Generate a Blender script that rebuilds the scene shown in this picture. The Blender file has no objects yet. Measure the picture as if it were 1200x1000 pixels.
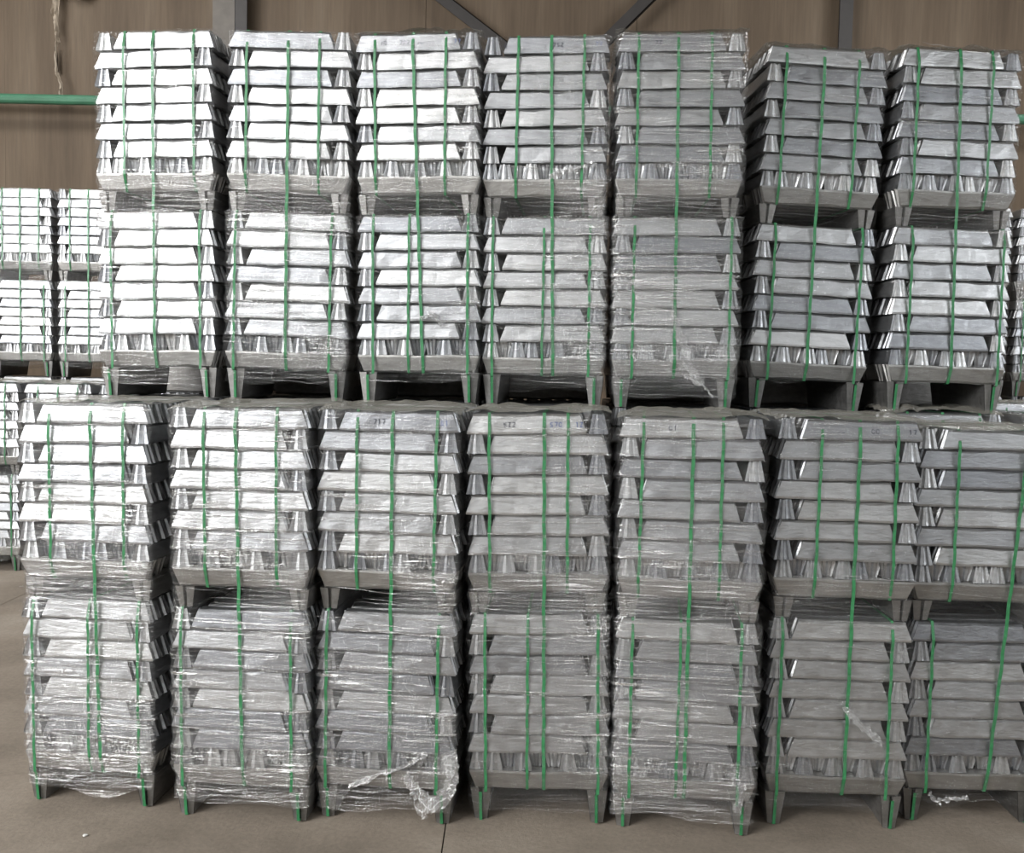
import bpy, bmesh, math, random
import numpy as np
from mathutils import Matrix, Vector, noise
S = bpy.context.scene
COL = S.collection
random.seed(7)
rng = np.random.default_rng(7)

# ------------------------------------------------------------------ camera
CAM_H, PITCH, ROLL = 2.0923, 0.0604, 0.0205
cd = bpy.data.cameras.new('camera'); cam = bpy.data.objects.new('camera', cd); COL.objects.link(cam)
cd.sensor_width = 36; cd.sensor_fit = 'HORIZONTAL'; cd.lens = 36 * 1173 / 1200; cd.clip_start = .05; cd.clip_end = 200
fwd = Vector((0, math.cos(PITCH), -math.sin(PITCH))); zc = Vector((0, math.sin(PITCH), math.cos(PITCH))); X = Vector((1, 0, 0))
right = X * math.cos(ROLL) + zc * math.sin(ROLL); up = -X * math.sin(ROLL) + zc * math.cos(ROLL)
cam.matrix_world = Matrix(((right.x, up.x, -fwd.x, 0), (right.y, up.y, -fwd.y, 0), (right.z, up.z, -fwd.z, CAM_H), (0, 0, 0, 1)))
S.camera = cam

# ------------------------------------------------------------------ light
S.view_settings.view_transform = 'Standard'; S.view_settings.look = 'None'
S.view_settings.exposure = -.2; S.view_settings.gamma = 1; S.view_settings.use_curve_mapping = False
w = bpy.data.worlds.new('overcast'); S.world = w; w.use_nodes = True
bg = w.node_tree.nodes['Background']; bg.inputs[0].default_value = (.93, .97, 1, 1); bg.inputs[1].default_value = 1.35

def area(name, loc, target, sx, sy, power, col):
    d = bpy.data.lights.new(name, 'AREA'); d.shape = 'RECTANGLE'; d.size = sx; d.size_y = sy; d.energy = power; d.color = col
    o = bpy.data.objects.new(name, d); COL.objects.link(o); o.location = loc
    o.rotation_euler = (Vector(target) - Vector(loc)).to_track_quat('-Z', 'Y').to_euler(); return o
area('left_clerestory', (-11.5, -4.5, 6.9), (-2.0, 6, 2.6), 8, 4.0, 3300, (.98, .99, 1))
area('right_clerestory', (14.5, -4.5, 6.9), (5.5, 10, 2.4), 5.5, 4.0, 1150, (.92, .96, 1))
area('unseen_roof_light', (-4.2, -1.2, 8.1), (-3.2, 1, 0), 4.5, 3.5, 700, (1, .99, .97))  # added lamp for light from above, no roof opening known here
area('unseen_roof_light', (-5.2, 8.2, 7.6), (-4.9, 9.8, 1.5), 4, 1.2, 300, (1, 1, 1))
area('unseen_roof_light', (5.9, 8.2, 7.6), (5.3, 9.8, 1.5), 3, 1.2, 260, (1, 1, 1))

# ------------------------------------------------------------------ materials
def new_mat(name):
    m = bpy.data.materials.new(name); m.use_nodes = True; nt = m.node_tree
    return m, nt, nt.nodes['Principled BSDF'], nt.nodes['Material Output']
def N(nt, t, **k):
    n = nt.nodes.new(t)
    for a, b in k.items():
        if a in n.inputs: n.inputs[a].default_value = b
        else: setattr(n, a, b)
    return n
def ramp(nt, src, stops):
    r = nt.nodes.new('ShaderNodeValToRGB'); e = r.color_ramp.elements
    while len(e) < len(stops): e.new(.5)
    for i, (p, c) in enumerate(stops):
        e[i].position = p; e[i].color = (c, c, c, 1) if isinstance(c, (int, float)) else (*c, 1)
    nt.links.new(src, r.inputs[0]); return r
def tex(nt, scale3, scale, detail=4, rough=.55, coord='Object', dist=0):
    tc = nt.nodes.new('ShaderNodeTexCoord'); mp = nt.nodes.new('ShaderNodeMapping'); mp.inputs['Scale'].default_value = scale3
    nt.links.new(tc.outputs[coord], mp.inputs[0])
    n = nt.nodes.new('ShaderNodeTexNoise'); n.inputs['Scale'].default_value = scale; n.inputs['Detail'].default_value = detail
    n.inputs['Roughness'].default_value = rough; n.inputs['Distortion'].default_value = dist
    nt.links.new(mp.outputs[0], n.inputs['Vector']); return n

def metal_mat(name, lo, hi, rough):
    m, nt, p, out = new_mat(name)
    oi = nt.nodes.new('ShaderNodeObjectInfo')
    c = ramp(nt, oi.outputs['Random'], [(0, lo), (.45, tuple(.5 * (a + b) for a, b in zip(lo, hi))), (1, hi)])
    n1 = tex(nt, (1, 3, 5), 9, 5, .6); r1 = ramp(nt, n1.outputs['Fac'], [(.3, .78), (.62, 1.0)])
    mx = N(nt, 'ShaderNodeMixRGB', blend_type='MULTIPLY'); mx.inputs[0].default_value = 1
    nt.links.new(c.outputs[0], mx.inputs[1]); nt.links.new(r1.outputs[0], mx.inputs[2]); nt.links.new(mx.outputs[0], p.inputs['Base Color'])
    p.inputs['Metallic'].default_value = .92
    n2 = tex(nt, (1, 1, 1), 26, 3, .6); r2 = ramp(nt, n2.outputs['Fac'], [(.3, rough - .08), (.7, rough + .12)])
    nt.links.new(r2.outputs[0], p.inputs['Roughness'])
    n3 = tex(nt, (1, 1, 3.0), 30, 5, .65); b = N(nt, 'ShaderNodeBump', Strength=.35, Distance=.006)
    nt.links.new(n3.outputs['Fac'], b.inputs['Height']); nt.links.new(b.outputs[0], p.inputs['Normal'])
    return m
M_AL = metal_mat('cast_aluminium', (.34, .35, .37), (.62, .62, .615), .36)
M_BASE_SHADE = metal_mat('shaded_base_aluminium', (.23, .225, .215), (.37, .36, .345), .5)  # feet and inner bars toned down, tunnel shade painted into the metal

M_BAR = metal_mat('bar_aluminium', (.33, .325, .31), (.48, .47, .45), .45)
M_GAP_SHADE = metal_mat('gap_shade_aluminium', (.22, .225, .235), (.36, .36, .355), .42)  # aluminium copy darkened to put gap shade into the inner ingots' colour
M_STRAP, nt, p, _ = new_mat('green_strapping')
n = tex(nt, (1, 1, 1), 60, 3); r = ramp(nt, n.outputs['Fac'], [(.3, (.025, .15, .055)), (.7, (.05, .25, .10))])
nt.links.new(r.outputs[0], p.inputs['Base Color']); p.inputs['Roughness'].default_value = .38

def film_mat(name, tint, lo, hi, haze):
    m, nt, p, out = new_mat(name); nt.nodes.remove(p)
    tr = N(nt, 'ShaderNodeBsdfTransparent'); gl = N(nt, 'ShaderNodeBsdfGlossy', Roughness=.09); gl.inputs[0].default_value = (1, 1, 1, 1)
    df = N(nt, 'ShaderNodeBsdfDiffuse'); df.inputs[0].default_value = (*tint, 1)
    mg = N(nt, 'ShaderNodeMixShader'); mg.inputs[0].default_value = haze
    nt.links.new(gl.outputs[0], mg.inputs[1]); nt.links.new(df.outputs[0], mg.inputs[2])
    # wrinkles run round the stack, gathered strands are less clear than the taut film
    tc = nt.nodes.new('ShaderNodeTexCoord'); mp = N(nt, 'ShaderNodeMapping'); mp.inputs['Rotation'].default_value = (0, .07, 0); mp.inputs['Scale'].default_value = (2.6, 2.6, 42)
    nt.links.new(tc.outputs['Object'], mp.inputs[0])
    n1 = N(nt, 'ShaderNodeTexNoise', Scale=1.6, Detail=4, Roughness=.62, Distortion=.7); nt.links.new(mp.outputs[0], n1.inputs['Vector'])
    mp2 = N(nt, 'ShaderNodeMapping'); mp2.inputs['Rotation'].default_value = (0, -.12, 0); mp2.inputs['Scale'].default_value = (1.8, 1.8, 70); nt.links.new(tc.outputs['Object'], mp2.inputs[0])
    n2 = N(nt, 'ShaderNodeTexNoise', Scale=1.5, Detail=3, Roughness=.6, Distortion=.4); nt.links.new(mp2.outputs[0], n2.inputs['Vector'])
    st = ramp(nt, n2.outputs['Fac'], [(.52, 0.0), (.72, 1.0)])
    at = N(nt, 'ShaderNodeAttribute', attribute_name='film_density')
    lw = N(nt, 'ShaderNodeLayerWeight', Blend=.25)
    def mth(op, a, b):
        q = nt.nodes.new('ShaderNodeMath'); q.operation = op; q.use_clamp = False
        for i, v in enumerate((a, b)):
            if isinstance(v, (int, float)): q.inputs[i].default_value = v
            else: nt.links.new(v, q.inputs[i])
        return q.outputs[0]
    f = mth('MULTIPLY', st.outputs[0], hi); f = mth('ADD', f, lo); f = mth('MULTIPLY', f, at.outputs['Fac'])
    f = mth('ADD', f, mth('MULTIPLY', lw.outputs['Fresnel'], .10)); f = mth('MINIMUM', f, .92)
    b = N(nt, 'ShaderNodeBump', Strength=1, Distance=.03); nt.links.new(n1.outputs['Fac'], b.inputs['Height'])
    nt.links.new(b.outputs[0], gl.inputs['Normal'])
    mm = N(nt, 'ShaderNodeMixShader'); nt.links.new(f, mm.inputs[0]); nt.links.new(tr.outputs[0], mm.inputs[1]); nt.links.new(mg.outputs[0], mm.inputs[2])
    nt.links.new(mm.outputs[0], out.inputs['Surface']); return m
M_FILM = film_mat('stretch_film', (.8, .8, .8), .14, .95, .14)
M_TAIL = film_mat('gathered_film', (.75, .75, .74), .42, .4, .3)
M_SHEET = film_mat('dusty_top_film', (.40, .38, .33), .45, .3, .7)

M_INK, nt, p, _ = new_mat('marker_ink'); p.inputs['Base Color'].default_value = (.03, .035, .06, 1); p.inputs['Roughness'].default_value = .7
M_INKB, nt, p, _ = new_mat('blue_marker_ink'); p.inputs['Base Color'].default_value = (.10, .14, .32, 1); p.inputs['Roughness'].default_value = .7

M_FLOOR, nt, p, _ = new_mat('dusty_concrete')
n = tex(nt, (1, 1, 1), 1.1, 8, .62); r = ramp(nt, n.outputs['Fac'], [(.28, (.16, .130, .100)), (.55, (.27, .225, .178)), (.75, (.34, .293, .24))])
n2 = tex(nt, (1, 1, 1), 38, 6, .75); r2 = ramp(nt, n2.outputs['Fac'], [(.3, .8), (.6, 1.05)])
mx = N(nt, 'ShaderNodeMixRGB', blend_type='MULTIPLY'); mx.inputs[0].default_value = 1
nt.links.new(r.outputs[0], mx.inputs[1]); nt.links.new(r2.outputs[0], mx.inputs[2]); nt.links.new(mx.outputs[0], p.inputs['Base Color'])
p.inputs['Roughness'].default_value = .88
b = N(nt, 'ShaderNodeBump', Strength=.4, Distance=.01); nt.links.new(n2.outputs['Fac'], b.inputs['Height']); nt.links.new(b.outputs[0], p.inputs['Normal'])

M_WALL, nt, p, _ = new_mat('brown_wall_sheet')
n = tex(nt, (1, 1, .12), 2.2, 7, .6); r = ramp(nt, n.outputs['Fac'], [(.25, (.078, .053, .032)), (.5, (.120, .085, .054)), (.75, (.165, .123, .083))])
n2 = tex(nt, (1, 1, .05), 24, 4, .6); r2 = ramp(nt, n2.outputs['Fac'], [(.3, .82), (.65, 1.04)])
mx = N(nt, 'ShaderNodeMixRGB', blend_type='MULTIPLY'); mx.inputs[0].default_value = 1
nt.links.new(r.outputs[0], mx.inputs[1]); nt.links.new(r2.outputs[0], mx.inputs[2]); nt.links.new(mx.outputs[0], p.inputs['Base Color'])
p.inputs['Roughness'].default_value = .75
def plain(name, c, rough=.6, metal=0):
    m, nt, p, _ = new_mat(name)
    n = tex(nt, (1, 1, 1), 7, 5); r = ramp(nt, n.outputs['Fac'], [(.3, tuple(.75 * v for v in c)), (.7, c)])
    nt.links.new(r.outputs[0], p.inputs['Base Color']); p.inputs['Roughness'].default_value = rough; p.inputs['Metallic'].default_value = metal; return m
M_STEEL_D = plain('dark_painted_steel', (.035, .030, .027)); M_STEEL_G = plain('grey_painted_steel', (.13, .113, .095))
M_PIPE = plain('green_painted_pipe', (.06, .19, .11), .45); M_PLASTIC = plain('torn_plastic', (.42, .35, .27), .5); M_TEAR = plain('torn_edge', (.05, .035, .022), .9)
M_CHIP = plain('white_chip', (.75, .74, .70))

# ------------------------------------------------------------------ helpers
def link(name, me, m=None, parent=None, mw=None):
    if m and not me.materials: me.materials.append(m)
    o = bpy.data.objects.new(name, me); COL.objects.link(o)
    if parent: o.parent = parent
    if mw is not None: o.matrix_basis = mw
    return o
def mesh(name, V, F, smooth=False):
    me = bpy.data.meshes.new(name); me.from_pydata([tuple(v) for v in V], [], F); me.validate(); me.update()
    if smooth: me.polygons.foreach_set('use_smooth', [True] * len(me.polygons))
    return me
def tag(o, label, cat, group=None):
    o['label'] = label; o['category'] = cat
    if group: o['group'] = group
def box(V, F, x0, x1, y0, y1, z0, z1):
    k = len(V); V += [(x, y, z) for z in (z0, z1) for y in (y0, y1) for x in (x0, x1)]
    F += [[k + i for i in q] for q in ((0, 2, 3, 1), (4, 5, 7, 6), (0, 1, 5, 4), (2, 6, 7, 3), (0, 4, 6, 2), (1, 3, 7, 5))]

# an ingot lies along local X, wide face down, origin at the middle of its underside
def ingot_geo(L, wb, wt, h, taper, seed, foot=False, ns=7):
    r = random.Random(seed); V = []; F = []
    st = [-.5, -.36, -.2, -.04, .1, .26, .4, .5][:ns + 1]; nst = len(st)
    notch = r.choice([2, 3, 4, 5])
    for i, s in enumerate(st):
        edge = abs(s) > .45; sg = 1 if s > 0 else -1
        xb = s * L; xt = s * L - (sg * taper if edge else 0)
        db = r.uniform(-.0035, .003); wv = r.uniform(-.002, .002); tv = r.uniform(-.003, .0015)
        if i == notch: tv -= .007
        V += [(xb, -wb / 2 + wv, db), (xb, -wb / 2 + wv - .001, .010 + db), (xt, -wt / 2 - .002, h - .009 + tv), (xt - (sg * .004 if edge else 0), -wt / 2 + .007, h + tv * .5),
              (xt - (sg * .004 if edge else 0), wt / 2 - .007, h + tv * .5), (xt, wt / 2 + .002, h - .009 + tv), (xb, wb / 2 - wv + .001, .010 + db), (xb, wb / 2 - wv, db)]
    for i in range(nst - 1):
        a = i * 8; b = a + 8
        for j in range(8): F.append([a + j, b + j, b + (j + 1) % 8, a + (j + 1) % 8])
    fr, of = (([-1, -.2, -.12, .12, .2, 1], [0, .004, -.022, -.022, .004, 0]) if foot else ([-1, -.62, -.46, -.12, .08, .42, .58, 1], [0, .001, -.009, -.006, .005, .004, -.008, 0]))
    for sg, base in ((-1, 0), (1, (nst - 1) * 8)):
        k = len(V); n = len(fr)
        zb = V[base][2]; zt = V[base + 3][2]
        for f_, o_ in zip(fr, of):
            V.append((sg * (L / 2 + o_), f_ * wb / 2, zb))
            V.append((sg * (L / 2 - taper + o_ * .8), f_ * (wt / 2 - .001), zt))
        for j in range(n - 1):
            q = [k + 2 * j, k + 2 * j + 1, k + 2 * j + 3, k + 2 * j + 2]
            F.append(q if sg > 0 else q[::-1])
        ring = [base + j for j in (0, 1, 2, 3, 4, 5, 6, 7)]
        F.append([ring[0], ring[3], k + 1, k]); F.append([ring[7], ring[4], k + 2 * n - 1, k + 2 * n - 2])
    return V, F
def ingot_mesh(name, *a, **k):
    V, F = ingot_geo(*a, **k); return mesh(name, V, F)
LH, LP = .0885, .0915
LONG = [ingot_mesh('ingot', .535, .088, .070, LH, .026, s) for s in range(8)]
SIDE = [ingot_mesh('ingot', .64, .086, .052, LH, .012, 20 + s) for s in range(5)]
ENDS = [ingot_mesh('ingot', .63, .084, .052, .079, .010, 40 + s) for s in range(5)]
BAR = [ingot_mesh('base_bar', .628, .092, .062, .089, .026, 60 + s) for s in range(3)]
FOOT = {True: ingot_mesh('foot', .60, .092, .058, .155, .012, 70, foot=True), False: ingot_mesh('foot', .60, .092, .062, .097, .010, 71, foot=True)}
FH = {True: .156, False: .098}
for me in LONG + SIDE + ENDS: me.materials.append(M_AL)
for me in BAR: me.materials.append(M_BAR)
for me in FOOT.values(): me.materials.append(M_BASE_SHADE)
T = Matrix.Translation
RZ90 = Matrix.Rotation(math.pi / 2, 4, 'Z'); RX180 = Matrix.Rotation(math.pi, 4, 'X')
def height(tall): return FH[tall] + .092 + .082 + 7 * LP

# inner ingots of a bundle (behind the front face) as one mesh, and the list of front / side ones
def bundle_layout(tall, par, seed):
    r = random.Random(seed); items = []; core = []
    z = FH[tall]
    for sx in (-.265, .265): items.append(('foot', FOOT[tall], T((sx + r.uniform(-.004, .004), .32, z)) @ RZ90 @ RX180))
    items.append(('base_bar', r.choice(BAR), T((r.uniform(-.003, .003), .046, z + .090)) @ RX180))
    for k in (1, 3, 5, 6): core.append((1, r.choice(BAR), T((0, .046 + k * .0915, z + .090)) @ RX180))
    z += .092
    kinds = ['UIUIUIUIU', 'UIUUIUIIU', 'UIUIUUIIU', 'UUIUIIUIU'][r.randrange(4)]
    for i, kd in enumerate(kinds):
        m = T((-.274 + i * .0685 + r.uniform(-.003, .003), .318 + r.uniform(-.004, .01) + (.035 if kd == 'I' else 0), z + (.080 if kd == 'I' else 0))) @ RZ90 @ (RX180 if kd == 'I' else Matrix())
        items.append(('ingot', r.choice(ENDS), m))
    z += .082
    for l in range(7):
        left = ((6 - l) % 2 == 0) == (par == 'L'); s = 1 if left else -1
        dx = r.uniform(-.006, .006)
        wob = T((s * (.316 - .2675) + dx, .044 + r.uniform(-.007, .004), z)) @ Matrix.Rotation(r.uniform(-.012, .012), 4, 'Z') @ Matrix.Rotation(r.uniform(-.004, .004), 4, 'Y')
        items.append(('ingot', r.choice(LONG), wob @ (Matrix.Rotation(math.pi, 4, 'Z') if r.random() < .5 else Matrix())))
        items.append(('ingot', r.choice(SIDE), T((-s * (.316 - .043) + r.uniform(-.004, .003), .318 + r.uniform(-.006, .008), z)) @ RZ90))
        for k in range(1, 7): core.append((0, r.choice(LONG), T((s * (.316 - .2675) + r.uniform(-.008, .008), .044 + k * .092, z))))
        z += LP
    return items, core
def join(list_, name):
    V = []; F = []; MI = []
    for mi, me, mx in list_:
        k = len(V); V += [mx @ v.co for v in me.vertices]
        for p_ in me.polygons: F.append([k + i for i in p_.vertices]); MI.append(mi)
    me = bpy.data.meshes.new(name); me.from_pydata([tuple(v) for v in V], [], F); me.materials.append(M_GAP_SHADE); me.materials.append(M_BASE_SHADE)
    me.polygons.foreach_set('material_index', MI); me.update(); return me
LAY = {}
def layout(tall, par, var):
    k = (tall, par, var)
    if k not in LAY:
        it, co = bundle_layout(tall, par, hash((tall, par == 'L', var)) & 0xffff)
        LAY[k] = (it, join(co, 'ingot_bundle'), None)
    return LAY[k]
FULL = {}
def full_mesh(tall, par, var):
    k = (tall, par, var)
    if k not in FULL:
        it, co = bundle_layout(tall, par, 77 + var)
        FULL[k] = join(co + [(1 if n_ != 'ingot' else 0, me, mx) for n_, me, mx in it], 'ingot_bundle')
    return FULL[k]

# flat band following a path of (x, y, z) with the band's width along X (loop in the YZ plane)
def band(path, wdt, th=.0012, cuts=True):
    V = []; F = []; n = len(path)
    for i, (x, y, z) in enumerate(path):
        a = Vector(path[max(i - 1, 0)]); b = Vector(path[min(i + 1, n - 1)]); d = (b - a); d.x = 0; d.normalize(); nn = Vector((0, -d.z, d.y)) * th
        V += [(x - wdt / 2, y, z), (x + wdt / 2, y, z), (x + wdt / 2, y + nn.y, z + nn.z), (x - wdt / 2, y + nn.y, z + nn.z)]
    for i in range(n - 1):
        a = 4 * i; b = a + 4
        F += [[a, a + 1, b + 1, b], [a + 1, a + 2, b + 2, b + 1], [a + 2, a + 3, b + 3, b + 2], [a + 3, a, b, b + 3]]
    F += [[0, 3, 2, 1], [4 * n - 4, 4 * n - 3, 4 * n - 2, 4 * n - 1]]
    return mesh('strap', V, F)
def strap(parent, u0, u1, ztop, zbot, kind, wdt, r):
    x0 = -.316 + .632 * u0; x1 = -.316 + .632 * u1; P = []
    P.append((x0, .62, ztop + .004)); P.append((x0, .3, ztop + .003)); P.append((x0, .012, ztop + .003)); 
    n = max(4, int((ztop - zbot) / .0457))
    zs = ztop - .080
    for i in range(n + 1):
        f = i / n; z = zs + (zbot + (.15 if kind == 'foot' else .085) - zs) * f
        P.append((x0 + (x1 - x0) * f + .0018 * math.sin(i * 1.3 + u0 * 9), -.012 + .0012 * math.sin(i * 2.1 + u0 * 5), z))
    if kind == 'foot':
        xf = -.265 if u0 < .5 else .265
        P += [(xf, -.003, zbot + .145), (xf, .014, zbot + .006), (xf, .03, zbot + .006)]
    elif 0: P += [(x1, -.002, zbot + .14), (x1, .016, zbot + .004), (x1, .06, zbot + .002), (x1, .6, zbot + .002)]
    else: P += [(x1, .016, zbot - .002), (x1, .05, zbot - .004), (x1, .6, zbot - .004)]
    return link('strap', band(P, wdt), M_STRAP, parent)

def smoothnoise(n, m, fx, fy, seed):
    r = np.random.default_rng(seed); g = r.normal(size=(fx + 1, fy + 1))
    x = np.linspace(0, fx - 1e-6, n); y = np.linspace(0, fy - 1e-6, m)
    xi = x.astype(int); yi = y.astype(int); xf = x - xi; yf = y - yi; xf = xf * xf * (3 - 2 * xf); yf = yf * yf * (3 - 2 * yf)
    g[-1] = g[0]
    a = g[xi][:, yi]; b = g[xi + 1][:, yi]; c = g[xi][:, yi + 1]; d = g[xi + 1][:, yi + 1]
    return (a * (1 - xf)[:, None] + b * xf[:, None]) * (1 - yf) + (c * (1 - xf)[:, None] + d * xf[:, None]) * yf
def outline(nside, half=.318, rad=.028):
    pts = []; c = half - rad
    for k in range(4):
        a0 = -math.pi / 2 + k * math.pi / 2
        cx, cy = ((c, -c), (c, c), (-c, c), (-c, -c))[k]
        for j in range(5):
            a = a0 + j / 4 * math.pi / 2; pts.append((cx + rad * math.cos(a), cy + rad * math.sin(a), math.cos(a), math.sin(a)))
        nx, ny = ((c, c), (-c, c), (-c, -c), (c, -c))[k]
        e = pts[-1]; q = (nx + rad * math.cos(a0 + math.pi / 2), ny + rad * math.sin(a0 + math.pi / 2))
        for j in range(1, nside): f = j / nside; pts.append((e[0] + (q[0] - e[0]) * f, e[1] + (q[1] - e[1]) * f, e[2], e[3]))
    return np.array(pts)
def film(parent, tallb, zlo, dens, seed, dz=.0115, nside=20, two=True, right_heavy=0):
    H1 = height(tallb); H = H1 + (height(False) if two else 0)
    zs = np.arange(zlo, H + .002, dz); O = outline(nside); n = len(O); m = len(zs)
    def prof(z):
        if z > H1 - 1e-6 and two: b = z - H1; fh = FH[False]
        else: b = z; fh = FH[tallb]
        if b < fh: return -.006 - .012 * min(1, abs(b - fh) / fh) if b > .0 else -.012
        if b < fh + .092: return -.014 + .016 * (b - fh) / .092
        if b < fh + .174: return .003
        q = ((b - fh - .174) % LP) / LP
        return .007 - .008 * math.sin(math.pi * min(1, q * 1.05)) * .9 - .002 * q
    pr = np.array([prof(z) for z in zs])
    nz = smoothnoise(n, m, 22, int(m / 2.2), seed) * .0030 + smoothnoise(n, m, 8, int(m / 5), seed + 1) * .0030
    dn = smoothnoise(n, m, 7, 9, seed + 2)
    d_up, d_gap, d_lo = dens
    dz_ = np.array([(d_lo if z < H1 - .1 else d_gap if z < H1 + .2 else d_up) if two else d_up for z in zs])
    D = np.clip(dz_[None] * (1 + .55 * dn), .03, 1.6)
    xs = O[:, 0]; 
    if right_heavy: D = D * (1 + right_heavy * np.clip(xs / .3, -0.6, 1))[:, None]
    D = D * np.where(np.abs(O[:, 2]) > .9, .12, 1.0)[:, None]  # side faces thinned: gap shade built into the film density
    off = .013 + pr[None] + nz
    # ragged lower hem
    hem = smoothnoise(n, 1 + 1, 14, 1, seed + 3)[:, 0] * .016
    Z = np.repeat(zs[None], n, 0); Z[:, 0] += hem; Z[:, 1] += hem * .7; Z[:, 2] += hem * .4
    PX = O[:, 0][:, None] + O[:, 2][:, None] * off; PY = O[:, 1][:, None] + .32 + O[:, 3][:, None] * off
    # over the top edge
    tops = [(H + .004, -.022), (H + .006, -.05)]
    ex = []
    for zt, ins in tops:
        ex.append(np.stack([O[:, 0] + O[:, 2] * ins, O[:, 1] + .32 + O[:, 3] * ins, np.full(n, zt) + rng.normal(size=n) * .0015], 1))
    V = np.concatenate([np.stack([PX, PY, Z], -1).transpose(1, 0, 2).reshape(-1, 3)] + ex)
    lv = m + len(tops)
    i = np.arange(n); F = []
    for l in range(lv - 1):
        a = l * n + i; b = l * n + (i + 1) % n
        F.append(np.stack([a, b, b + n, a + n], 1))
    F = np.concatenate(F)
    me = bpy.data.meshes.new('stretch_film')
    me.vertices.add(len(V)); me.vertices.foreach_set('co', V.ravel()); me.loops.add(F.size); me.loops.foreach_set('vertex_index', F.ravel())
    me.polygons.add(len(F)); me.polygons.foreach_set('loop_start', np.arange(len(F)) * 4); me.update(calc_edges=True)
    me.polygons.foreach_set('use_smooth', [True] * len(F))
    at = me.attributes.new('film_density', 'FLOAT', 'POINT')
    dv = np.concatenate([D.T.ravel()] + [np.full(n, d_up * .8)] * len(tops)); at.data.foreach_set('value', dv.astype(np.float32))
    return link('stretch_film', me, M_FILM, parent)
# narrow gathered strands of film running round the front and the sides, one joined part per stack
def strands(parent, tallb, count, zlo, zhi, seed):
    r = random.Random(seed); V = []; F = []
    for _ in range(count):
        z0 = r.uniform(zlo, zhi); sl = r.uniform(-.10, .02); wd = r.uniform(.0012, .0042); ph = r.uniform(0, 6); a0 = r.uniform(-.33, .1); a1 = min(.331, a0 + r.uniform(.15, .6)); n = 16
        P = [(a0 + (a1 - a0) * i / (n - 1), -.0175 - .002 * math.sin(i + ph), z0 + sl * (a0 + (a1 - a0) * i / (n - 1)) + .002 * math.sin(i * .9 + ph)) for i in range(n)]
        if a1 > .32: P += [(.333, .02, P[-1][2] - .003), (.334, .3, P[-1][2] - .01)]
        k = len(V)
        for i, (x, y, z) in enumerate(P):
            w_ = wd * (.25 + math.sin(math.pi * min(i, n - 1) / (n - 1)) * .8) / 2
            V += [(x, y, z - w_), (x, y - w_ * .9, z), (x, y, z + w_)]
        for i in range(len(P) - 1):
            a = k + 3 * i; F += [[a, a + 3, a + 4, a + 1], [a + 1, a + 4, a + 5, a + 2]]
    me = mesh('film_strands', V, F, True); at = me.attributes.new('film_density', 'FLOAT', 'POINT'); at.data.foreach_set('value', [1.0] * len(V))
    o = link('film_strands', me, M_TAIL, parent); o['kind'] = 'stuff'; return o
def sheet(parent, H, seed, over=.02, amp=.006):
    n = 26; V = []; F = []; r = np.random.default_rng(seed); nz = smoothnoise(n, n, 9, 9, seed) * amp; n2 = smoothnoise(n, n, 4, 4, seed + 5) * amp * 1.3
    hw = .318 - .006
    for j in range(n):
        for i in range(n):
            x = -hw + 2 * hw * i / (n - 1); y = -.0 + .01 + .63 * j / (n - 1); z = H + .014 + abs(nz[i, j]) + n2[i, j] * .6
            if j == 0: y -= over; z -= .012 + .004 * nz[i, j] / amp
            if i in (0, n - 1): x += (over if i else -over); z -= .014
            V.append((x, y, z))
    for j in range(n - 1):
        for i in range(n - 1): a = j * n + i; F.append([a, a + 1, a + n + 1, a + n])
    me = mesh('top_sheet', V, F, True); at = me.attributes.new('film_density', 'FLOAT', 'POINT'); at.data.foreach_set('value', [1.0] * len(V))
    return link('top_sheet', me, M_SHEET, parent)
# a gathered rope / flap of loose film along a path, ribbon crumpled across
def tail(parent, path, w0, w1, seed, name='film_tail'):
    n = 40; k = 9; V = []; F = []; r = np.random.default_rng(seed); nz = smoothnoise(n, k, 16, 6, seed)
    P = [Vector(p_) for p_ in path]
    for i in range(n):
        f = i / (n - 1) * (len(P) - 1); a = min(int(f), len(P) - 2); c = P[a].lerp(P[a + 1], f - a); d = (P[a + 1] - P[a]).normalized(); s = d.cross(Vector((0, -1, 0))).normalized()
        wd = w0 + (w1 - w0) * i / (n - 1)
        for j in range(k):
            q = j / (k - 1) - .5; o = c + s * (q * wd + nz[i, j] * .006) + Vector((0, -1, 0)) * (.008 * math.cos(j * 2.4 + i * .3) + nz[i, j] * .007 + .006)
            V.append(tuple(o))
    for i in range(n - 1):
        for j in range(k - 1): a = i * k + j; F.append([a, a + 1, a + k + 1, a + k])
    me = mesh(name, V, F, True); at = me.attributes.new('film_density', 'FLOAT', 'POINT'); at.data.foreach_set('value', [1.0] * len(V))
    return link(name, me, M_TAIL, parent)
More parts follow.
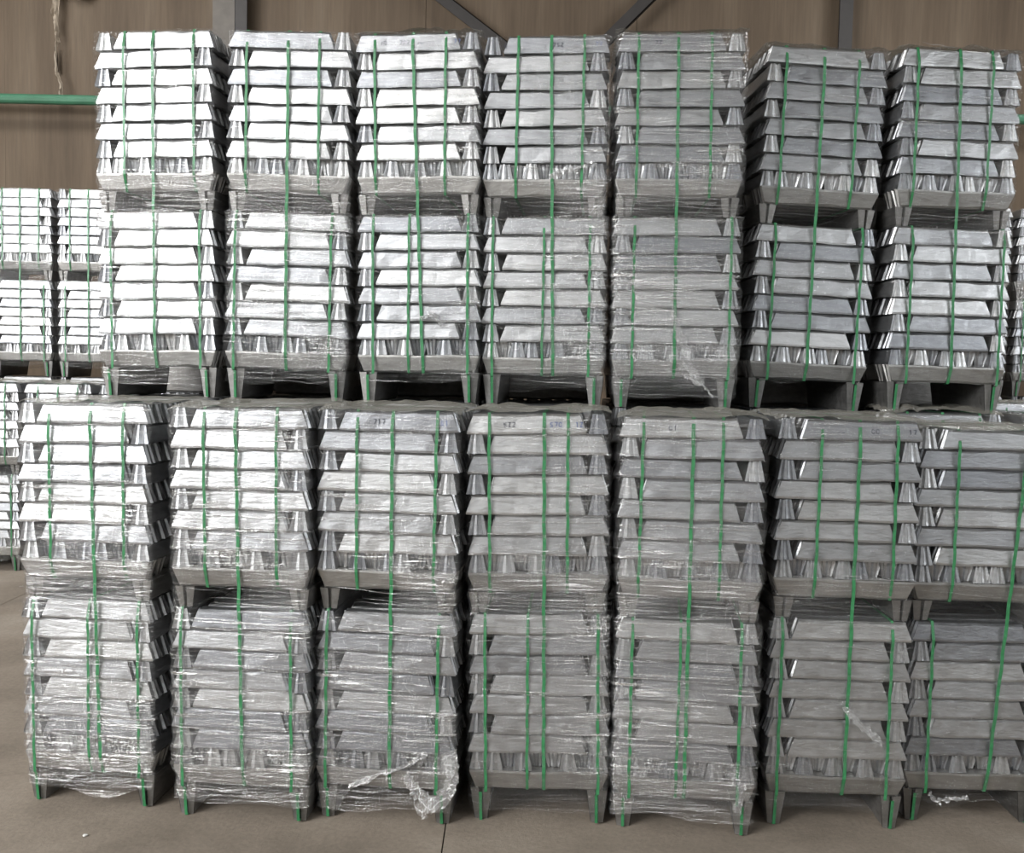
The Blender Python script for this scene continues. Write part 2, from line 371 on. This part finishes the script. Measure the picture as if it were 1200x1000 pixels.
# hand-written marks on the top front ingot
def marks(parent, H, specs):
    r = random.Random(len(specs) * 31 + int(specs[0][0] * 100))
    for u, kind, nchar in specs:
        V = []; F = []
        for c in range(nchar):
            cx = -.316 + .632 * u + c * .020; cz = H - .05; pts = []
            k = r.choice('oz17s') if kind != 'o' else 'o'
            if k == 'o': pts = [(.007 * math.cos(t), .010 * math.sin(t)) for t in np.linspace(.3, 6.0, 9)]
            elif k == 'z': pts = [(-.007, .010), (.006, .009), (-.006, -.009), (.007, -.010)]
            elif k == '1': pts = [(-.004, .006), (.001, .011), (.001, -.011)]
            elif k == '7': pts = [(-.007, .010), (.007, .010), (-.001, -.011)]
            else: pts = [(.006, .009), (-.004, .008), (-.005, .001), (.005, -.002), (.004, -.009), (-.006, -.009)]
            for (a, b), (a2, b2) in zip(pts[:-1], pts[1:]):
                d = Vector((a2 - a, b2 - b)); nrm = Vector((-d.y, d.x)).normalized() * .0016; k0 = len(V)
                for (px, pz) in ((a + nrm.x, b + nrm.y), (a - nrm.x, b - nrm.y), (a2 - nrm.x, b2 - nrm.y), (a2 + nrm.x, b2 + nrm.y)):
                    zz = cz + pz; V.append((cx + px, (zz - (H - .09)) * .18 - .0075, zz))
                F.append([k0, k0 + 1, k0 + 2, k0 + 3])
        link('marker_writing', mesh('marker_writing', V, F), M_INKB if kind == 'b' else M_INK, parent)

BOOK = random.Random(99)
def stack(x, y, z, yaw, tilt, label, group, pars, straps=None, dens=(.4, .6, .4), zlo=.07, sheet_=None, ink=None, detail=2, tallb=True, sz=1, rh=0, tails=(), seed=0):
    root = bpy.data.objects.new('ingot_stack', None); COL.objects.link(root); root.empty_display_size = .2
    root.matrix_world = T((x, y, z)) @ Matrix.Rotation(yaw, 4, 'Z') @ Matrix.Rotation(tilt, 4, 'Y') @ Matrix.Diagonal((1, 1, sz, 1))
    tag(root, label, 'metal ingots', group); r = random.Random(seed + 5)
    H1 = height(tallb); H = H1 + height(False)
    for b in range(2):
        tall = tallb if b == 0 else False; z0 = 0 if b == 0 else H1; par = pars[1 - b]
        dx = r.uniform(-.006, .006) if b else 0
        var = BOOK.randrange(4)
        if detail == 0:
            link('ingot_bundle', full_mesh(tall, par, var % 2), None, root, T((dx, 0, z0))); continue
        it, core, _ = layout(tall, par, var)
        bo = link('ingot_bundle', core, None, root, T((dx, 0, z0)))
        for n_, me, mx in it: link(n_, me, None, bo, T((0, r.uniform(-.002, .002), 0)) @ mx)
        if straps:
            st = straps[b]; top = height(tall)
            if b == 1:
                for u in (st[0], st[2]): strap(bo, u, u + r.uniform(-.012, .012), top, FH[False], 'bar', .0135, r)
            else:
                strap(bo, st[0], st[0] + .0, top, 0, 'foot', .0135, r); strap(bo, st[-1], st[-1], top, 0, 'foot', .0135, r)
                if len(st) == 4: strap(bo, st[1], st[1] - .01, top, FH[tall], 'bar', .0125, r)
    if straps:
        u0 = straps[1][1]; u1 = straps[0][-2]
        strap(root, u0, u1, H, FH[tallb], 'bar', .0155, r)
    if detail:
        film(root, tallb, zlo, dens, 100 + seed * 7, right_heavy=rh, dz=.0115 if detail == 2 else .023, nside=20 if detail == 2 else 8)
    if detail == 2:
        for (q, za, zb) in ((dens[0], H1 + .2, H), (dens[1], H1 - .12, H1 + .22), (dens[2], .1, H1 - .1)):
            c = int(26 * max(0, q - .2) * (zb - za) / .7 * (2.2 if q == dens[1] else 1))
            if c: strands(root, tallb, c, za, zb, seed * 3 + int(za * 10))
    if sheet_: sheet(root, H, 300 + seed, *sheet_)
    if ink: marks(root, H, ink)
    for t in tails: tail(root, *t)
    return root

# ------------------------------------------------------------------ setting
fl = bpy.data.objects.new('floor', None); COL.objects.link(fl); fl['kind'] = 'structure'
XS = [-16.265, -12.265, -8.265, -4.265, -.265, 3.735, 7.735, 11.735, 15.735]; YS = [-10, -4, 0, 4.9, 9.2, 13.6]
bed = mesh('floor_bed', *(lambda V, F: (box(V, F, -16.3, 15.8, -10, 13.6, -.14, -.03), (V, F))[1])([], [])); ob = link('floor_bed', bed, M_STEEL_G, fl)
for i in range(len(XS) - 1):
    for j in range(len(YS) - 1):
        V = []; F = []; g = .003
        box(V, F, XS[i] + g, XS[i + 1] - g, YS[j] + g, YS[j + 1] - g, -.1, 0)
        link('floor_slab', mesh('floor_slab', V, F), M_FLOOR, fl)

WY = 13.0
def wx(px, D=WY): return (px - 600) / 1173 * D
def wz(px, py, D=WY): return CAM_H + (430.2 + .0203 * (px - 600) - py) / 1173 * D
wall = bpy.data.objects.new('wall_back', None); COL.objects.link(wall); wall['kind'] = 'structure'; wall.location = (0, WY, 0)
V = []; F = []; box(V, F, -16, 16, .10, .16, 0, 8.2); link('wall_backing', mesh('wall_backing', V, F), M_TEAR, wall)
for nm, b in (('ceiling', (-16, 16.4, -10, 13.2, 8.2, 8.3)), ('wall_left', (-16.1, -16, -10, 13.1, 0, 8.2)), ('wall_right', (16.4, 16.5, -10, 13.1, 0, 8.2)), ('wall_front', (-16, 16.4, -10.1, -10, 0, 3.8))):  # unseen ceiling and half-height front wall put in to keep sky light off gaps
    V = []; F = []; box(V, F, *b); o = link(nm, mesh(nm, V, F), M_WALL if nm[0] == 'w' else M_STEEL_G); o['kind'] = 'structure'
PW = 2.68; x0 = wx(8) - 3 * PW
while x0 < 14:
    V = []; F = []; box(V, F, x0 + .003, x0 + PW - .003, 0 + random.uniform(0, .015), .09, .0, 8.15); o = link('wall_panel', mesh('wall_panel', V, F), M_WALL, wall); x0 += PW

def post(px0, px1, m, web):
    xa, xb = wx(px0, 12.8), wx(px1, 12.8); V = []; F = []
    box(V, F, xa, xb, -.02, 0, 0, 8.1); box(V, F, (xa + xb) / 2 - .02, (xa + xb) / 2 + .02, 0, .22, 0, 8.1)
    o = link('steel_column', mesh('steel_column', V, F), m); o.location.y = 12.76; return o
c = post(249, 274, M_STEEL_G, 1); tag(c, 'grey steel column against the brown back wall behind the leftmost upper stack', 'column')
c = post(274.5, 288, M_STEEL_D, 1); tag(c, 'dark strip for the shadow side of the grey column on the back wall', 'column')  # dark strip added as the column's shadow side, no second upright
c = post(964, 979, M_STEEL_D, 1); tag(c, 'dark steel column on the back wall right of the middle', 'column')
def brace(pa, pb, label, wd=.14):
    a = Vector((wx(pa[0], 12.7), 12.7, wz(*pa, 12.7))); b = Vector((wx(pb[0], 12.7), 12.7, wz(*pb, 12.7)))
    d = (b - a); L = d.length; V = []; F = []; box(V, F, 0, L, -.01, .01, -wd / 2, wd / 2); box(V, F, 0, L, -.01, .09, wd / 2 - .012, wd / 2)
    o = link('diagonal_brace', mesh('diagonal_brace', V, F), M_STEEL_D); o.location = a
    o.rotation_euler = (0, -math.atan2(d.z, d.x), 0); tag(o, label, 'brace'); return o
brace((470, -20), (640, 107), 'dark steel brace slanting down rightwards on the wall, above the middle stacks')
brace((776, -20), (652, 104), 'dark steel brace slanting down leftwards on the wall, above the middle stacks')
# pipe with couplings
z = wz(50, 123.5, 12.6); V = []; F = []
def tube(V, F, xa, xb, y, z, r, n=12):
    k = len(V)
    for x in (xa, xb):
        for i in range(n): a = 2 * math.pi * i / n; V.append((x, y + r * math.cos(a), z + r * math.sin(a)))
    for i in range(n): F.append([k + i, k + (i + 1) % n, k + n + (i + 1) % n, k + n + i])
    F.append([k + i for i in range(n)][::-1]); F.append([k + n + i for i in range(n)])
tube(V, F, -12, 11.6, 0, 0, .062)
pipe = link('wall_pipe', mesh('wall_pipe', V, F, False), M_PIPE); pipe.location = (0, 12.6, z); tag(pipe, 'long green pipe running level across the brown back wall', 'pipe')
for xx in (-8.6, -4.3, .2, 4.4, 8.4):
    V = []; F = []; tube(V, F, xx - .06, xx + .06, 0, 0, .078); link('pipe_coupling', mesh('pipe_coupling', V, F), M_PIPE, pipe)
    V = []; F = []; box(V, F, xx + .3, xx + .34, -.02, .39, -.10, -.05); link('pipe_bracket', mesh('pipe_bracket', V, F), M_STEEL_D, pipe)
# torn plastic hanging on the wall
def crumple(name, pts, wds, y, m, seed, amp=.03, parent=None):
    V = []; F = []; n = 30; k = 7; nz = smoothnoise(n, k, 12, 5, seed) * amp
    for i in range(n):
        f = i / (n - 1) * (len(pts) - 1); a = min(int(f), len(pts) - 2); t = f - a
        px = pts[a][0] * (1 - t) + pts[a + 1][0] * t; py = pts[a][1] * (1 - t) + pts[a + 1][1] * t; wd = wds[a] * (1 - t) + wds[a + 1] * t
        for j in range(k):
            q = j / (k - 1) - .5; V.append((wx(px + q * wd, y), y - .04 - abs(nz[i, j]) - .02 * math.cos(q * 6), wz(px, py, y) + nz[i, j] * .5))
    for i in range(n - 1):
        for j in range(k - 1): a = i * k + j; F.append([a, a + 1, a + k + 1, a + k])
    me = mesh(name, V, F, False); o = link(name, me, m, parent)
    md = o.modifiers.new('thickness', 'SOLIDIFY'); md.thickness = .004; return o
ts = crumple('torn_plastic', [(70, -12), (70, 8), (69, 40), (72, 60)], [12, 9, 5, 3], 12.9, M_PLASTIC, 3); tag(ts, 'torn strip of pale plastic hanging from the top left of the wall', 'plastic scrap')
crumple('plastic_flap', [(66, -6), (84, 2), (98, 6), (112, 2)], [8, 12, 10, 5], 12.88, M_PLASTIC, 5, .06, ts)
crumple('plastic_shred', [(92, 2), (97, 12)], [7, 1], 12.86, M_PLASTIC, 8, .04, ts)
crumple('hanging_shred', [(70, 60), (69, 92), (75, 108), (73, 124)], [1, 3, 3, 5], 12.86, M_PLASTIC, 9, .02, ts)
crumple('tear_edge', [(68.5, 66), (69, 78), (68.5, 88), (70, 94)], [1, 3.4, 4.4, 2], 12.95, M_TEAR, 11, .005, ts)

# ------------------------------------------------------------------ stacks
GU, GL = 'strapped double stacks of the upper tier', 'strapped double stacks of the lower tier'
UP = [(-1.860, 5.240, -.105, -.012, 'LR', [(.12, .49, .88), (.25, .5, .84)], (.35, 1.1, .6), .06, None, 0),
      (-1.185, 5.204, -.040, .012, 'RL', [(.07, .5, .86), (.15, .48, .74)], (.35, .9, .7), .08, None, 0),
      (-.491, 5.186, -.088, -.014, 'RR', [(.13, .43, .54, .91), (.15, .46, .73)], (.3, .7, .35), .11, (.015, .01), .3),
      (.155, 5.190, -.089, -.010, 'LL', [(.08, .5, .58, .87), (.28, .54, .81)], (.5, .9, .55), .07, None, .8),
      (.819, 5.106, -.062, -.005, 'RR', [(.16, .5, .93), (.16, .475, .735)], (1.0, 1.0, 1.0), .06, (.02, .008), -.3),
      (1.552, 5.301, .068, .028, 'RR', [(.15, .48, .89), (.15, .47, .76)], (.3, .25, .2), .17, (.02, .006), 0),
      (2.278, 5.281, .064, .009, 'RR', [(.15, .53, .93), (.12, .48, .75)], (.35, .35, .15), .17, (.02, .008), 0)]
ULAB = ['leftmost upper tier stack of silvery ingots, glaring white, hazy film at mid height',
        'second upper tier stack from the left, bright ingots, in front of the column shadow strip',
        'third upper tier stack from the left, its film top peaked at the right corner',
        'fourth upper tier stack, between the two diagonal braces, film glinting on its right half',
        'fifth upper tier stack from the left, most heavily film wrapped, gathered film fold low down',
        'sixth upper tier stack, turned and leaning right, dusty film top sloping down rightwards',
        'rightmost upper tier stack, grey ingots, raised film top, bright far stacks beside it']
UINK = [None, [(.4, 'b', 4)], [(.2, 'k', 2), (.36, 'k', 3), (.5, 'k', 2), (.8, 'b', 2)], [(.17, 'o', 1), (.56, 'k', 3), (.90, 'b', 2)], [(.3, 'k', 2)], [(.3, 'k', 2)], None]
LO = [(-1.940, 4.565, -.125, -.012, 'LL', [(.08, .52, .6, .9), (.25, .56, .82)], (.6, 1.0, .9), .07, (.015, .005), 0),
      (-1.198, 4.441, -.104, -.013, 'LL', [(.07, .52, .88), (.25, .49, .78)], (.9, 1.0, .9), .07, (.015, .005), 0),
      (-.549, 4.449, -.100, .000, 'LL', [(.07, .54, .88), (.28, .53, .85)], (.6, .9, .8), .06, (.015, .006), 0),
      (.157, 4.466, -.069, -.024, 'RR', [(.12, .43, .54, .93), (.16, .55, .72)], (.55, .9, .55), .06, (.02, .007), .5),
      (.802, 4.402, -.133, -.004, 'RR', [(.12, .46, .51, .88), (.16, .51, .71)], (.7, .9, 1.0), .06, (.02, .006), -.3),
      (1.509, 4.477, -.038, .004, 'LL', [(.08, .56, .86), (.3, .57, .83)], (.3, .4, .3), .10, (.025, .007), 0),
      (2.177, 4.556, -.009, .006, 'LR', [(.15, .6, .9), (.28, .76, .92)], (.25, .25, .2), .11, (.02, .006), 0)]
LLAB = ['leftmost front stack on the floor, film wrapped, bare floor on its left side',
        'second front stack on the floor from the left, streaky film all over',
        'third front stack on the floor, loose film gathered round its right foot',
        'fourth front stack on the floor, left of the one standing nearest',
        'fifth front stack, nearest of all, turned so its right foot reaches lowest',
        'sixth front stack on the floor, clear ingots, small film crumple low on its face',
        'rightmost front stack on the floor, cut off by the edge of the photo']
LINK = [[(.35, 'k', 2)], None, [(.40, 'k', 3), (.53, 'k', 1), (.88, 'b', 2)], [(.27, 'k', 3), (.6, 'b', 3), (.78, 'b', 2)], [(.35, 'k', 2)], [(.42, 'k', 2), (.66, 'o', 2), (.92, 'k', 2)], None]
ZT = 1.891
UT = {4: [([(-.02, -.015, .50), (.03, -.02, .36), (.07, -.02, .24), (.13, -.02, .12)], .035, .05, 51), ([(.05, -.01, .17), (.14, -.012, .13), (.2, -.01, .06)], .01, .006, 52)],
      3: [([(.02, -.01, 1.17), (.12, -.02, 1.2), (.26, -.01, 1.24)], .03, .02, 53)], 2: [([(.02, -.01, .43), (.08, -.02, .46), (.13, -.01, .4)], .02, .03, 59)]}
LT = {2: [([(-.16, -.012, .17), (0, -.014, .235), (.12, -.016, .29), (.2, -.012, .34)], .012, .02, 54), ([(.30, -.03, .36), (.33, -.035, .24), (.27, -.03, .13), (.16, -.02, .07)], .06, .07, 55),
          ([(.1, -.02, .24), (.17, -.03, .16), (.25, -.03, .1)], .04, .06, 56)],
      5: [([(.02, -.012, .58), (.07, -.02, .52), (.15, -.02, .46), (.20, -.012, .41)], .02, .03, 57)],
      4: [([(.2, -.012, .3), (.26, -.016, .24), (.24, -.012, .12)], .02, .04, 58)],
      6: [([(-.20, .0, .15), (-.17, .0, .112), (-.12, .0, .118), (-.02, .0, .135)], .016, .006, 60)]}
for i, (x, y, ya, ti, pars, st, dn, zl, sh, rh) in enumerate(LO):
    stack(x, y, 0, ya, ti, LLAB[i], GL, pars, st, dn, zl, sh, LINK[i], 2, True, (1 if i < 6 else .979), rh, LT.get(i, ()), seed=i)
for i, (x, y, ya, ti, pars, st, dn, zl, sh, rh) in enumerate(UP):
    stack(x, y, ZT, ya, ti, ULAB[i], GU, pars, st, dn, zl, sh, UINK[i], 2, True, 1, rh, UT.get(i, ()), seed=20 + i)

ORD = ['leftmost', 'second', 'third', 'fourth', 'fifth', 'sixth', 'rightmost']
# second row on the floor, carrying the upper tier (seen only in the gaps and, at the right, over the front row)
for i, (x, y, ya, *_) in enumerate(UP):
    if i == 6: continue
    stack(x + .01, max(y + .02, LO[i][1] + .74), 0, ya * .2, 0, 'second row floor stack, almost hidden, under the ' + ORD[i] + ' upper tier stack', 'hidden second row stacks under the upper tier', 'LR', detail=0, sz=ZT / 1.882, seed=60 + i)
stack(2.26, 5.245, 0, .0, 0, 'second row stack under the rightmost upper tier stack, pale top showing over the front row', 'second row stacks at the right', 'RL',
      [(.15, .6, .9), (.2, .5, .8)], (.5, .5, .3), .1, (.01, .012), None, 1, True, ZT / 1.882, seed=70)
stack(2.98, 5.22, 0, .03, 0, 'second row stack at the right edge of the photo, pale top above the front row', 'second row stacks at the right', 'LR',
      [(.15, .6, .9), (.2, .5, .8)], (.5, .5, .3), .1, None, None, 1, True, 1.006, seed=71)
# third row, glimpsed dark between the upper stacks
for i, (x, y, ya, *_) in enumerate(UP):
    for z in (0, ZT):
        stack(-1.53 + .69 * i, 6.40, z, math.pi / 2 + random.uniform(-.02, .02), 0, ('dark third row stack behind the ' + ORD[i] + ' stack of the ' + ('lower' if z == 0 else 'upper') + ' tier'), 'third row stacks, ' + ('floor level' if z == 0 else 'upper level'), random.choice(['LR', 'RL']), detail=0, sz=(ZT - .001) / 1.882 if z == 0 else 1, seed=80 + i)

# far row by the back wall
FX = [-5.78, -5.07, -4.37, -3.66, 4.75, 5.46]
for i, x in enumerate(FX):
    side = 'left' if x < 0 else 'right'
    nm = {0: 'beyond the left edge', 1: 'at the left edge of the photo', 2: 'second from the left edge', 3: 'behind the leftmost front stack', 4: 'behind the rightmost stacks', 5: 'at the right edge of the photo'}[i]
    stack(x, 9.62, 0, random.uniform(-.02, .02), 0, 'small far floor level ingot stack, ' + nm, 'far stacks, lower tier', random.choice(['LR', 'LL', 'RR']), [(.12, .5, .88), (.2, .5, .8)], (.4, .5, .4), .1, (.01, .01), None, 1, True, .972, seed=110 + i)
    stack(x, 10.34, 0, random.uniform(-.02, .02), 0, 'hidden far stack carrying a far upper stack, ' + nm, 'hidden far stacks', 'LR', detail=0, sz=1.0, seed=120 + i)
    stack(x, 10.33, 1.884, random.uniform(-.02, .02), 0, 'small bright far upper stack against the brown wall, ' + nm, 'far stacks, upper tier', random.choice(['LR', 'LL', 'RR']), [(.12, .5, .88), (.2, .5, .8)], (.4, .7, .4), .1, None, None, 1, True, 1.02, seed=130 + i)

V = []; F = []
bm = bmesh.new(); bmesh.ops.create_icosphere(bm, subdivisions=1, radius=.012)
for v in bm.verts: v.co.z = v.co.z * .5 + .005; v.co.x *= random.uniform(.6, 1.4)
me = bpy.data.meshes.new('plastic_chip'); bm.to_mesh(me); bm.free()
o = link('plastic_chip', me, M_CHIP); o.location = (-1.83, 4.26, 0); tag(o, 'tiny white chip lying on the floor before the leftmost front stack', 'debris')
